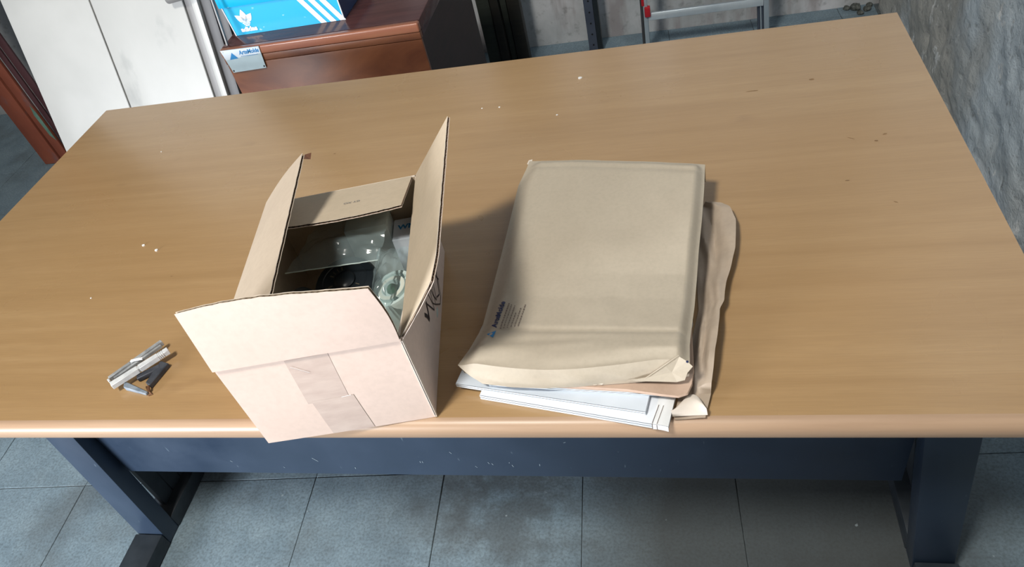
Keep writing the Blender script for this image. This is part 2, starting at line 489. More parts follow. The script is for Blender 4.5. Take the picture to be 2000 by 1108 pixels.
for x, y, l, w2, a in ((1.683, .777, .024, .0014, 2), (1.831, .586, .014, .0007, -35), (1.869, .572, .007, .0022, 10), (1.886, .590, .008, .0022, 20), (1.796, .797, .010, .0030, 5),
                       (1.864, .403, .007, .0010, -30), (1.804, .467, .008, .0014, 5), (.80, .70, .006, .0016, 20), (.58, .33, .005, .0012, 0)):
    c_ = cos(R_(a)); s_ = sin(R_(a)); P = []
    for k in range(10):
        t = 2 * pi * k / 10; u_ = cos(t) * l / 2 * random.uniform(.8, 1.1); v_ = sin(t) * w2 * random.uniform(.6, 1.2)
        P.append((x + u_ * c_ - v_ * s_, y + u_ * s_ + v_ * c_, ZT + .00025))
    b.add(P, [tuple(range(10))])
b.build('scuff_marks', flecked('brown_scuff', (.17, .095, .045), (.27, .16, .075), 90, .6, .05), desk, fix=False)['kind'] = 'stuff'


def leg(xb, xt, x2b, x2t, lab):
    """front column (leans a little), slotted side panel and foot"""
    b = MB()
    b.hexa([(xb, .150, .0), (x2b, .150, .0), (x2b, .196, .0), (xb, .196, .0), (xt, .176, .714), (x2t, .176, .714), (x2t, .222, .714), (xt, .222, .714)])
    lg = b.build('leg', STEEL, desk, bevel=.002)
    b = MB()
    b.box((min(xb, x2b) - .002, -.10, 0), (max(xb, x2b) + .002, .1495, .045))
    b.box((min(xb, x2b) - .002, .1965, 0), (max(xb, x2b) + .002, .90, .045))
    b.build('foot', BLACKSTEEL, lg, bevel=.003)
    b = MB()
    b.hexa([(xb + .02, .60, .045), (x2b - .02, .60, .045), (x2b - .02, .66, .045), (xb + .02, .66, .045),
            (xt + .02, .60, .714), (x2t - .02, .60, .714), (x2t - .02, .66, .714), (xt + .02, .66, .714)])
    for k in range(9):
        y = .232 + k * .042
        b.hexa([(xb + .03, y, .045), (x2b - .03, y, .045), (x2b - .03, y + .0385, .045), (xb + .03, y + .0385, .045),
                (xt + .03, y, .70), (x2t - .03, y, .70), (x2t - .03, y + .0385, .70), (xt + .03, y + .0385, .70)])
    b.build('slotted_side_panel', BLACKSTEEL, lg)


leg(.152, .180, .226, .252, 'left')
leg(1.945, 1.872, 2.02, 1.962, 'right')

# ------------------------------------------------------------------ open cardboard box
BZ = ZT + .0006; H = .168; HB = BZ + H
FL = Vector((.940, -.043)); FR = Vector((1.186, .001))
U2 = (FR - FL).normalized(); V2 = Vector((-U2.y, U2.x)); BW = .25; BD = .355; TH = .0042
U = Vector((U2.x, U2.y, 0)); V = Vector((V2.x, V2.y, 0)); ZV = Vector((0, 0, 1))


def BP(u, v, z):   # box frame: u to the right along the front, v to the back, z above the desk
    p = FL + U2 * u + V2 * v; return Vector((p.x, p.y, BZ + z))


cbox = thing('cardboard_box', 'open corrugated cardboard box with raised flaps and tape on its front', 'box', BP(.125, .177, 0))
BO = BP(.125, .177, 0)


def wall(fn_out, inward, nu, nv, name='side_wall', mats=None):
    b = MB()
    b.grid(lambda s, t: fn_out(s, t), nu, nv, 0)
    b.grid(lambda s, t: fn_out(s, t) + inward * TH, nu, nv, 1)
    # rims
    for k in range(nu):
        for t in (0, 1):
            a0, a1 = fn_out(k / nu, t), fn_out((k + 1) / nu, t)
            b.add([a0, a1, a1 + inward * TH, a0 + inward * TH], [(0, 1, 2, 3)], 2)
    for k in range(nv):
        for s in (0, 1):
            a0, a1 = fn_out(s, k / nv), fn_out(s, (k + 1) / nv)
            b.add([a0, a1, a1 + inward * TH, a0 + inward * TH], [(0, 1, 2, 3)], 2)
    return b.build(name, mats or [KR_OUT, KR_IN, KR_EDGE], cbox, smooth=True)


def bul(s, t, a): return a * sin(pi * s) * sin(pi * min(1, t * .9 + .1))


wall(lambda s, t: BP(BW * s, -.0, H * t) - V * bul(s, t, .002), V, 40, 30)
wall(lambda s, t: BP(BW * s, BD, H * t), -V, 8, 6)
wall(lambda s, t: BP(0, BD * s, H * t) - U * bul(s, t, .004), U, 12, 8)
right_fn = lambda s, t: BP(BW, BD * s, H * t) + U * (.009 * sin(pi * s) * ss(t * 1.2) + .003 * ss(s))
wall(right_fn, -U, 24, 12)
b = MB(); b.hexa([BP(.001, .001, 0), BP(BW - .001, .001, 0), BP(BW - .001, BD - .001, 0), BP(.001, BD - .001, 0),
                  BP(.001, .001, .004), BP(BW - .001, .001, .004), BP(BW - .001, BD - .001, .004), BP(.001, BD - .001, .004)])
b.build('bottom', KR_IN, cbox)


def flap(fn, ns, nr, flip=1, mats=None, ragged=.0015, side_flute=False):
    """fn(s, r) -> point; s along the fold 0..1, r 0..1 outwards. Two liners with a wavy fluting between them."""
    def N(s, r):
        e = .01
        a = fn(min(1, s + e), r) - fn(max(0, s - e), r); c = fn(s, min(1, r + e)) - fn(s, max(0, r - e))
        return a.cross(c).normalized() * flip
    def edge(s, r):
        return r + (ragged * noise.noise(Vector((s * 60, 3, flip))) * 9 if r > .99 else 0)
    b = MB()
    A = lambda s, r: fn(s, r) + N(s, r) * .0 + (fn(s, 1) - fn(s, .9)).normalized() * (ragged * noise.noise(Vector((s * 23, 3, flip))) if r > .99 else 0)
    B = lambda s, r: A(s, r) + N(s, r) * TH
    A2 = lambda s, r: A(s, r) + N(s, r) * .0006
    B2 = lambda s, r: A(s, r) + N(s, r) * (TH - .0006)
    for f, g, mi in ((A, A2, 0), (B, B2, 1)):
        b.grid(f, ns, nr, mi); b.grid(g, ns, nr, mi)
        for k in range(ns):
            for r in (0, 1):
                b.add([f(k / ns, r), f((k + 1) / ns, r), g((k + 1) / ns, r), g(k / ns, r)], [(0, 1, 2, 3)], 2)
        for k in range(nr):
            for s in (0, 1):
                b.add([f(s, k / nr), f(s, (k + 1) / nr), g(s, (k + 1) / nr), g(s, k / nr)], [(0, 1, 2, 3)], 2)
    o = b.build('flap', mats or [KR_IN, KR_OUT, KR_EDGE], cbox, smooth=True, fix=False)
    # fluting: a sinusoidal sheet between the liners
    ln = (fn(1, 1) - fn(0, 1)).length; per = max(6, int(ln / .0076)); m_ = per * 6
    b = MB()
    b.grid(lambda s, r: A(s, .02 + .972 * r) + N(s, r) * (TH / 2 + (TH / 2 - .0007) * sin(2 * pi * per * s)), m_, 3)
    b.build('fluting', KR_FL, o, smooth=True, fix=False)
    return o


def tilt_flap(base, du, dz, n, ang, L, wob=.0):
    """base(s): fold line point, du: horizontal outward dir; ang(s) from du towards up"""
    def fn(s, r):
        a = ang(s); l = L(s) * r
        return base(s) + du * (cos(a) * l) + ZV * (sin(a) * l) + n * 0
    return fn


# front flap: stands almost upright, right end leaning towards us
FLP = .106
def f_front(s, r):
    a = R_(95 - 15 * s); l = (.101 + .016 * s + .003 * sin(5 * s)) * r
    p = BP(BW * s, 0, H) - V * (cos(a) * l) + ZV * (sin(a) * l)
    p += U * (.004 * sin(pi * r) * s - .000 * r) + V * .004 * sin(pi * s) * r
    return p
flap(f_front, 24, 6, 1)
# back flap: folded inwards, free edge slightly raised
f_back = lambda s, r: BP(BW * (.02 + .955 * s + .22 * r * (1 - s)), BD - .001, H) - V * (cos(R_(15)) * .12 * r) + ZV * (sin(R_(15)) * .12 * r - .004 * sin(pi * s) * r)
bf = flap(f_back, 20, 5, 1)
# right flap: leans outwards
def f_right(s, r):
    a = R_(50 + 3.5 * s)
    L = .12 if s < .9 else .12 - (s - .9) * .12
    # front end slightly shorter where the board is torn
    ss_ = s * (1 - .0 * r)
    p = BP(BW, BD * (1 - ss_), H) + U * (cos(a) * L * r) + ZV * (sin(a) * L * r)
    if s > .97: p += V * (.004 * noise.noise(Vector((r * 17, 2, 2))))
    p += U * .003 * sin(pi * r) * noise.noise(Vector((s * 2.4, 4, 0))) * 2
    return p
flap(f_right, 40, 10, -1)
# left flap: leans in over the opening
def f_left(s, r):
    a = R_(39 - 6 * s)
    return BP(0, .022 + (BD - .022) * (1 - s), H) + U * (cos(a) * .12 * r) + ZV * (sin(a) * .12 * r + .004 * sin(pi * r))
KR_DIM = kraft('cardboard_dimmed', (.40, .325, .25), (.45, .37, .285))  # left flap's weaker light put into a duller board colour
lf = flap(f_left, 40, 6, 1, [KR_DIM, KR_DIM, KR_EDGE])
# bent back corner of the left flap
b = MB(); t0 = f_left(0, 1); e1 = f_left(.035, 1)
b.add([t0, e1, t0 + U * .010 + V * .004 - ZV * .001, t0 + U * .006 - ZV * .010], [(0, 1, 3), (0, 3, 2)])
b.build('bent_corner', flecked('torn_brown_board', (.16, .07, .045), (.26, .13, .08), 90, .8, .1), lf)

# joint strip down the front right corner, its open board edge
b = MB()
for a0, a1, mi in ((.0, .0012, 0), (.0018, .0030, 0)):
    b.hexa([BP(BW - .001 + a0, -.0016, .002), BP(BW - .001 + a1, -.0016, .002), BP(BW - .001 + a1, .003, .002), BP(BW - .001 + a0, .003, .002),
            BP(BW - .001 + a0, -.0016, H - .004), BP(BW - .001 + a1, -.0016, H - .004), BP(BW - .001 + a1, .003, H - .004), BP(BW - .001 + a0, .003, H - .004)])
b.build('glued_joint', KR_EDGE, cbox)
b = MB(); b.hexa([BP(BW + .0001, -.0019, .006), BP(BW + .0008, -.0019, .006), BP(BW + .0008, .002, .006), BP(BW + .0001, .002, .006),
                  BP(BW + .0001, -.0019, H - .006), BP(BW + .0008, -.0019, H - .006), BP(BW + .0008, .002, H - .006), BP(BW + .0001, .002, H - .006)])
b.build('open_board_edge', INK, cbox)
# crease between the front wall and its flap
b = MB(); b.grid(lambda s, t: BP(.002 + (BW - .004) * s, -.0006 - .0010 * sin(pi * t) - .0006 * sin(pi * s), H - .002 + .004 * t + .0008 * noise.noise(Vector((s * 12, 0, 0)))), 40, 4)
b.build('fold_crease', KR_EDGE, cbox, smooth=True, fix=False)
# tape on the front: two overlapping lengths
b = MB()
def tp(q, off):
    return [BP(u, -off - .0021 * sin(pi * min(max(u / BW, 0), 1)) * sin(pi * min(1, z / H * .9 + .1)), z) for u, z in q]
def tape(q, off):
    (a, bb, c_, d) = q
    def fn(s, t):
        u = (a[0] * (1 - s) + bb[0] * s) * (1 - t) + (d[0] * (1 - s) + c_[0] * s) * t
        z = (a[1] * (1 - s) + bb[1] * s) * (1 - t) + (d[1] * (1 - s) + c_[1] * s) * t
        return BP(u, -off - .002 * sin(pi * u / BW) * sin(pi * min(1, z / H * .9 + .1)), z)
    b.grid(fn, 10, 10)
tape([(.094, .163), (.153, .164), (.150, .074), (.091, .074)], .0003)
tape([(.097, .078), (.157, .079), (.161, .001), (.099, .001)], .0005)
b.build('packing_tape', TAPE, cbox, smooth=True, fix=False)
b = MB()
for p0, p1 in (((.098, .152), (.118, .136)), ((.140, .078), (.154, .079))):
    b = MB()
    a0 = BP(p0[0], -.0026, p0[1]); a1 = BP(p1[0], -.0026, p1[1])
    b.tube([a0, a1], .0003, 4)
    b.build('tape_wrinkle', WHITEP, cbox)
# marker scribble on the right wall
def rp(y_s, z): return right_fn(y_s, z / H) + U * .0006
b = MB()
def stroke(pts, wd):
    P = [rp(s, z) for s, z in pts]
    for a0, a1 in zip(P[:-1], P[1:]):
        d = (a1 - a0).normalized(); nn = d.cross(U).normalized() * wd
        b.add([a0 - nn, a1 - nn, a1 + nn, a0 + nn], [(0, 1, 2, 3)])
stroke([(.30, .098), (.33, .083), (.345, .070), (.36, .083), (.37, .099)], .003)
stroke([(.36, .10), (.43, .065), (.47, .045), (.48, .075), (.50, .10)], .0012)
stroke([(.42, .105), (.47, .06), (.52, .040), (.54, .07), (.56, .105)], .0010)
stroke([(.48, .105), (.52, .06), (.56, .035), (.58, .07), (.60, .11)], .0012)
stroke([(.52, .04), (.60, .012), (.66, .012), (.70, .04)], .0010)
stroke([(.58, .035), (.64, .02), (.70, .05), (.72, .09), (.70, .12)], .0014)
stroke([(.62, .09), (.68, .045), (.71, .03)], .0014)
b.build('marker_scribble', INK, cbox, fix=False)
# faint stamped print on the back flap, upside down for the viewer
b = MB()
o_ = f_back(.60, .52) + ZV * .0002
text_mesh(b, 'GY XO', .0085, o_ + U * .010, -U, -(-V * cos(R_(15)) + ZV * sin(R_(15))) * -1, .0005, mi=0)
b.build('stamped_print', INKP, bf, fix=False)

# ------------------------------------------------------------------ contents of the box
drum = thing('knob', 'black round knob with faded gold ring of marks, inside the open box', 'knob', (1.020, .205, BZ + .004))
b = MB(); ax = (.05, -.18, 1)
b.lathe([(0, 0), (.040, 0), (.049, .006), (.052, .07), (.050, .082), (.046, .0875), (.036, .089), (.035, .088), (0, .088)], (1.018, .206, BZ + .0085), ax, 48)
b.build('body', BLACKP, drum, smooth=True)
q_ = Vector(ax).normalized().to_track_quat('Z', 'Y'); cc = Vector((1.018, .206, BZ + .0085))
b = MB()
for k in range(22):
    if k not in (6, 7, 8, 9, 12, 13, 20): continue
    a = 2 * pi * k / 22
    p0 = Vector((cos(a) * .0205, sin(a) * .0205, .0886)); t_ = Vector((-sin(a), cos(a), 0)); r_ = Vector((cos(a), sin(a), 0))
    wd = .0007 if k % 3 else .0012
    b.add([cc + q_ @ (p0 - t_ * wd), cc + q_ @ (p0 + t_ * wd), cc + q_ @ (p0 + t_ * wd + r_ * .007), cc + q_ @ (p0 - t_ * wd + r_ * .007)], [(0, 1, 2, 3)])
b.build('gold_print', GOLD, drum, fix=False)['kind'] = 'stuff'
b = MB(); b.lathe([(0, 0), (.015, 0), (.017, .002), (.013, .005), (.006, .006), (0, .006)], cc + q_ @ Vector((0, 0, .0885)), ax, 32)
b.build('hub', BLACKP, drum, smooth=True)

b = MB(); b.lathe([(0, 0), (.022, 0), (.024, .004), (.024, .066), (.020, .074), (0, .076)], (.950, .180, BZ + .0085), (-.1, -.1, 1), 32)
o = b.build('bottle_cap', GREYP, None, smooth=True); tag(o, 'dull dark grey cap lying left of the gold-marked black knob in the box', 'cap')

b = MB(); qd = [(1.008, .268), (1.078, .281), (1.070, .325), (1.000, .312)]
b.hexa([(x, y, BZ + .0045) for x, y in qd] + [(x, y, BZ + .128) for x, y in qd])
o = b.build('small_carton', PCARD, None, bevel=.002); tag(o, 'pale blue-grey carton standing at the back of the open box', 'carton')

pk = thing('printed_packet', 'white packet with blue lettering in the back right of the open box', 'packet', (1.095, .27, BZ + .0045))
b = MB(); qd = [(1.086, .262), (1.128, .268), (1.118, .322), (1.076, .315)]
b.hexa([(x, y, BZ + .0045) for x, y in qd] + [(x, y, BZ + .108) for x, y in qd]); b.build('pack', PAPER2, pk, bevel=.002)
b = MB(); text_mesh(b, 'WNI', .016, (1.090, .288, BZ + .1082), (.98, .2, 0), (-.2, .98, 0), bold=.0006); b.build('lettering', INKB, pk, fix=False)

reel = thing('cable_reel', 'white ringed reel inside a clear bag at the right of the open box', 'reel', (1.114, .185, BZ + .0045))
rc = Vector((1.124, .176, BZ + .014)); rax = (-.20, -.12, 1)
b = MB(); b.lathe([(0, 0), (.034, 0), (.036, .004), (.036, .080), (.034, .085), (.029, .085), (.027, .080), (.024, .079), (.023, .086), (.015, .086), (.013, .080), (0, .079)], rc, rax, 48)
b.build('body', WHITEPL, reel, smooth=True)
qr = Vector(rax).normalized().to_track_quat('Z', 'Y')
b = MB(); b.lathe([(0, 0), (.0085, 0), (.0095, .003), (.007, .008), (0, .009)], rc + qr @ Vector((0, 0, .0795)), rax, 24); b.build('hub', GREENGL, reel, smooth=True)
b = MB(); b.lathe([(.0165, .0862), (.0225, .0862)], rc, rax, 32)
b.f = b.f[:32]; b.m = b.m[:32]
b.build('ring_label', CREAM, reel, fix=False)

# clear bag over the knob and the carton, with a folded hem
def film(name, label, corners, zf, nu=40, nv=30, amp=.006, seed=1, hem=True):
    t_ = thing(name, label, 'bag', (corners[0][0], corners[0][1], BZ + .01))
    A, B_, C_, D_ = [Vector(c) for c in corners]
    def fn(s, t):
        p = (A * (1 - s) + B_ * s) * (1 - t) + (D_ * (1 - s) + C_ * s) * t
        n = noise.fractal(Vector((s * 4, t * 4, seed)), .9, 2.1, 4)
        r_ = abs(noise.noise(Vector((s * 5 + 2, t * 7, seed + 5))))
        return p + Vector((0, 0, (amp * n + amp * r_) * (ss(t * 5) * .8 + .2) + zf(s, t)))
    b = MB(); b.grid(fn, nu, nv); b.build('film', FILM, t_, smooth=True, fix=False)
    if hem:
        b = MB(); b.tube([fn(k / 30, 0) for k in range(31)], .0010, 6); b.build('sealed_hem', WHITEPL, t_, smooth=True)
    return fn
film('plastic_bag', 'clear crumpled plastic bag laid over the black knob, straight hem to the front',
     [(.925, .196, .862), (1.088, .196, .878), (1.092, .290, .892), (.965, .300, .880)],
     lambda s, t: .010 * sin(pi * s) * sin(pi * t) + .006 * t, seed=1)
film('plastic_bag', 'clear plastic bag bunched around the white reel at the right of the box',
     [(1.066, .085, .800), (1.140, .095, .805), (1.122, .240, .862), (1.070, .235, .862)],
     lambda s, t: .034 * sin(pi * t) * sin(pi * s), 40, 40, .006, 8, hem=False)

# ------------------------------------------------------------------ stack of envelopes and papers
def rot_slab(p0, ang, wd, dp, z0, z1, mats, name, label, cat='papers', group=None, edge=None, sag=.0):
    a = R_(ang); r = Vector((cos(a), sin(a), 0)); u = Vector((-sin(a), cos(a), 0))
    b = MB(); nu, nv = 18, 10
    o3 = Vector((p0[0], p0[1], 0))
    top = lambda s, t: o3 + r * wd * s + u * dp * t + ZV * (z1 + sag * noise.noise(Vector((s * 3, t * 3, z1 * 99))))
    bot = lambda s, t: o3 + r * wd * s + u * dp * t + ZV * z0
    b.grid(top, nu, nv, 0); b.grid(bot, nu, nv, 0)
    nl = 4
    for k in range(nu):
        for t in (0, 1):
            for q in range(nl):
                z = lambda s, f: bot(s, t).lerp(top(s, t), f) - (u if t == 0 else -u) * (.0007 if q % 2 else 0)
                b.add([z(k / nu, q / nl), z((k + 1) / nu, q / nl), z((k + 1) / nu, (q + 1) / nl), z(k / nu, (q + 1) / nl)], [(0, 1, 2, 3)], 1)
    for k in range(nv):
        for s in (0, 1):
            b.add([bot(s, k / nv), bot(s, (k + 1) / nv), top(s, (k + 1) / nv), top(s, k / nv)], [(0, 1, 2, 3)], 1)
    th = thing(name, label, cat, (p0[0] + r.x * wd / 2, p0[1] + r.y * wd / 2, z0), group)
    b.build('sheets', mats, th, fix=False)
    return th, top, r, u


G_ = 'papers under the padded envelope'
th, top, r, u = rot_slab((1.247, .0305), -11.8, .2645, .185, ZT + .0006, .7600, [PAPER, PAPER_E], 'folded_papers',
                         'lowest white folded papers overhanging the desk edge below the stack')
# end sleeve with two dark lines
b = MB(); b.grid(lambda s, t: top(.925 + .078 * s, t * .55) + ZV * (.0012 + .0012 * sin(pi * s)) - u * .0008, 8, 10)
b.grid(lambda s, t: top(.925 + .078 * s, 0) + ZV * (.0012 + .0012 * sin(pi * s) - .0105 * t) - u * .0012, 8, 3)
b.build('end_sleeve', WHITEP, th, smooth=True, fix=False)
b = MB()
for s0 in (.925, .948):
    b.bar(top(s0, -.005) + ZV * .0016, top(s0, -.005) - ZV * .0085, r * .0004, u * .0006)
    b.bar(top(s0, 0) + ZV * .0024, top(s0 + .01, .16) + ZV * .0024, r * .00035, ZV * .0003)
b.build('printed_lines', INKG, th)
rot_slab((1.211, .0455), -10.9, .272, .20, .7604, .7680, [PAPER2, PAPER_E], 'folded_papers',
         'pale blue-white papers jutting left, second from the bottom of the stack')
rot_slab((1.262, .040), -5.2, .243, .20, .7684, .7735, [PAPER, PAPER_E], 'folded_papers',
         'thin white papers just under the brown envelopes, rounded right end')
# bottom kraft sheet sticking out on the right with a wavy raised edge
low_edge = [(1.585, .430, .754), (1.600, .422, .758), (1.612, .403, .764), (1.619, .367, .768), (1.616, .330, .767), (1.613, .300, .768), (1.604, .260, .768), (1.595, .228, .766), (1.591, .205, .767), (1.589, .187, .768),
            (1.582, .172, .768), (1.580, .150, .770), (1.576, .120, .774), (1.571, .092, .777), (1.567, .062, .772), (1.561, .028, .763), (1.553, -.007, .756)]
kl = thing('kraft_envelope', 'limp brown envelope sticking out right of the stack with a wavy edge', 'envelope', (1.56, .2, ZT))
def lowf(s, t):
    R = lerp_list(low_edge, t); k_ = ss((R.y - .0) / .05); R.z += .005 * k_; R.y -= .004 * k_; L = Vector((1.532 - .0 * t, R.y * 1.0 + .0, .7515))
    L = Vector((min(1.553, 1.514 + .21 * max(R.y, 0)), R.y, .7515))
    p = L.lerp(R, s); p.z = L.z + (R.z - L.z) * ss(s) + .016 * k_ * sin(pi * min(1, s * 1.1)) * noise.noise(Vector((R.y * 13 + s * 2.5, s * 3, 0))) + .005 * k_ * s * noise.noise(Vector((R.y * 26, 0, 2)))
    if R.y < .03: p.z = min(p.z, .757)
    if p.z < .7513: p.z = .7513
    return p
b = MB(); b.grid(lowf, 16, 70); b.grid(lambda s, t: lowf(s, t) - ZV * .0008, 16, 70)
for k in range(70):
    a0, a1 = lowf(1, k / 70), lowf(1, (k + 1) / 70); b.add([a0, a1, a1 - ZV * .0008, a0 - ZV * .0008], [(0, 1, 2, 3)])
b.build('sheet', ENV3, kl, smooth=True, fix=False)
b = MB()
def curl(s, t):   # corner curled over, pale inside
    a = pi * t
    p = Vector((1.512 + .044 * s, -.006 + .002 * s, .7578))
    wd = .028 * sin(pi * (.04 + .90 * s ** 1.5))
    return p + Vector((-.002 * t, wd * t, .007 * sin(a * .8) + .003 * t))
b.grid(curl, 16, 8); b.grid(lambda s, t: curl(s, t) - ZV * .0006, 16, 8)
b.build('curled_corner', ENVIN, kl, smooth=True, fix=False)

# second kraft envelope, just below the top one
k2 = thing('kraft_envelope', 'thin brown envelope squeezed between the padded envelope and the white papers', 'envelope', (1.44, .1, .774))
b = MB()
fe = [(1.275, .040), (1.34, .033), (1.3835, .0278), (1.4553, .0215), (1.4981, .0140), (1.520, .0110), (1.532, .0155), (1.5380, .0290), (1.541, .050), (1.541, .120), (1.545, .20)]
def k2f(s, t, z):
    P = lerp_list([(x, y, 0) for x, y in fe], s); C = Vector((1.40, .22, 0))
    q = P.lerp(C, t); q.z = z; return q
b.grid(lambda s, t: k2f(s, t, .7795 + .0015 * sin(9 * s)), 40, 4); b.grid(lambda s, t: k2f(s, t, .7739), 40, 4)
b.grid(lambda s, t: k2f(s, -.006 * sin(pi * t), .7739 + (.0056 + .0015 * sin(9 * s)) * t), 40, 4)
b.build('sheet', ENV2, k2, smooth=True, fix=False)

# padded kraft envelope on top
EL = [(1.268, .529, .800), (1.254, .466, .796), (1.251, .371, .794), (1.248, .296, .792), (1.2445, .234, .789), (1.242, .187, .787), (1.241, .132, .790), (1.231, .088, .794), (1.221, .053, .800)]
ER = [(1.577, .458, .811), (1.572, .394, .808), (1.565, .323, .804), (1.5575, .260, .799), (1.552, .204, .792), (1.547, .154, .792), (1.541, .108, .795), (1.538, .080, .797), (1.537, .046, .800)]
env = thing('padded_envelope', 'bulky brown envelope with blue triangle print, on top of the paper stack', 'envelope', (1.40, .27, .7805))
ZB = .7812
def env_top(s, t):
    a, c_ = lerp_list(EL, t), lerp_list(ER, t)
    p = a.lerp(c_, s)
    # the back edge bows outwards slightly, the front edge sags
    p.y += .006 * sin(pi * s) * (1 - t) ** 6
    e = ss(min(s / .10, (1 - s) / .05, 1))
    eb = ss(min(t / .045, 1))
    rise = .015 * e * eb + .002 * (1 - eb) 
    wr = .0016 * noise.fractal(Vector((p.x * 9, p.y * 7, 0)), 1, 2, 3) * e
    cr = -.0022 * math.exp(-((t - .80 - .02 * s) / .018) ** 2) * e + -.0025 * math.exp(-((t - .055) / .012) ** 2) * e
    fl = .0010 * noise.noise(Vector((s * 3, t * 28, 3))) * ss((t - .8) / .1) * e
    p.z += rise + wr + cr + fl - .006 * ss((t - .93) / .07) * e
    if t > .9: p.y += -.016 * sin(pi * min(1, s * 1.15)) ** 1 * ss((t - .9) / .1)
    return p
def env_front(s, t):
    a = env_top(s, 1)
    F = lerp_list([(1.256, .034, ZB), (1.298, .027, ZB), (1.344, .024, ZB), (1.39, .026, ZB), (1.432, .029, ZB), (1.472, .032, ZB), (1.505, .036, ZB), (1.535, .040, ZB)], s)
    p = a.lerp(F, t); p.y -= .004 * sin(pi * t) * (.5 + noise.noise(Vector((s * 7, t * 2, 1)))) * 1.2
    p.z = max(p.z, ZB)
    return p
b = MB()
b.grid(env_top, 110, 110); b.grid(env_front, 60, 8)
for fn in (lambda s, t: (lambda p: Vector((p.x + .006 * t, p.y, p.z + (ZB - p.z) * t)))(env_top(0, s)),
           lambda s, t: (lambda p: Vector((p.x - .006 * t, p.y, p.z + (ZB - p.z) * t)))(env_top(1, s)),
           lambda s, t: (lambda p: Vector((p.x, p.y - .006 * t, p.z + (ZB - p.z) * t)))(env_top(s, 0))):
    b.grid(lambda s, t, fn=fn: fn(s, t) + Vector((0, 0, .0)) , 60, 4)
b.grid(lambda s, t: Vector((*(lerp_list(EL, t).lerp(lerp_list(ER, t), .02 + .96 * s)).xy, ZB)), 6, 10)
b.build('bag', ENV, env, smooth=True, fix=False)
# little dog-ear behind the back left corner
b = MB(); b.add([(1.259, .541, .788), (1.262, .548, .791), (1.270, .546, .794), (1.268, .535, .788)], [(0, 1, 2, 3), (3, 2, 1, 0)]); b.build('dog_ear', ENVIN, env, fix=False)
# crumpled folded corner at the front right
cp = [(1.4628, .0277, .790), (1.4806, .029, .791), (1.5066, .0367, .807), (1.5245, .0448, .816), (1.5338, .0394, .813), (1.5405, .0349, .808), (1.5337, .0315, .800), (1.5301, .0255, .793), (1.5196, .0255, .789), (1.4989, .0268, .789)]
b = MB(); ctr = (1.5140, .0335, .7985)
vs = [Vector(p) for p in cp] + [Vector(ctr)]
lo = [v - ZV * .0010 for v in vs]
nn = len(cp)
b.add(vs + lo, [(k, (k + 1) % nn, nn) for k in range(nn)] + [(nn + 1 + (k + 1) % nn, nn + 1 + k, 2 * nn + 1) for k in range(nn)] + [(k, nn + 1 + k, nn + 1 + (k + 1) % nn, (k + 1) % nn) for k in range(nn)])
b.build('folded_corner', ENV, env)
b = MB()   # ridge of the fold, running from the front edge to the corner
b.tube([(1.455, .0275, .7900), (1.4806, .0300, .7925), (1.5066, .0385, .8085), (1.5240, .0470, .8165)], [.0003, .0009, .0011, .0004], 8)
b.build('fold_ridge', ENV, env, smooth=True)
def tear(s, t):
    p = Vector((1.362 + .062 * s, .0275 + .009 * t, .7835))
    p.z += .006 * t + .003 * noise.noise(Vector((s * 6, t * 3, 8))); p.y += .004 * noise.noise(Vector((s * 8, 1, 8)))
    return p
b = MB(); b.grid(tear, 26, 6); b.build('torn_lip', ENVIN, env, smooth=True, fix=False)
b = MB(); b.lathe([(0, 0), (.0016, 0), (.0016, .001), (0, .001)], (1.5340, .0385, .8128), (0, 0, 1), 10); b.build('ink_dot', INKN, env)

# print: triangle, name, rows of fine print, running up along the left edge
def env_z(x, y):
    best = None
    for t in [k / 200 for k in range(130, 200)]:
        a, c_ = lerp_list(EL, t), lerp_list(ER, t)
        s = (x - a.x) / (c_.x - a.x); p = env_top(min(max(s, 0), 1), t)
        d = abs(p.y - y)
        if best is None or d < best[0]: best = (d, p.z)
    return best[1]
def drape(b):
    b.v = [(x, y, env_z(x, y) + .0014) for x, y, z in b.v]
d_ = Vector((.10, .995, 0)).normalized(); up_ = Vector((-d_.y, d_.x, 0))
b = MB(); b.add([(1.2565, .103, 0), (1.2685, .0925, 0), (1.2700, .1090, 0)], [(0, 1, 2)]); drape(b); b.build('blue_triangle', INKB, env, fix=False)
b = MB(); text_mesh(b, 'ArteMolde', .0125, (1.2690, .1150, .8), d_, up_, bold=.0004, shear=.2, width=.054); drape(b); b.build('printed_name', INKN, env, fix=False)
b = MB()
for row in range(6):
    x0 = 1.2745 + row * .0052; y = .1125 + row * .0005; end = y + [.052, .048, .046, .030, .038, .044][row]
    while y < end:
        l = random.uniform(.0016, .0050); wd = .0010 if row == 0 else .00065
        o_ = Vector((x0 + (y - .1125) * .10, y, 0))
        b.add([o_, o_ + d_ * l, o_ + d_ * l - up_ * wd * 2, o_ - up_ * wd * 2], [(0, 1, 2, 3)]); y += l + random.uniform(.0008, .0018)
drape(b); b.build('fine_print', INKG, env, fix=False)

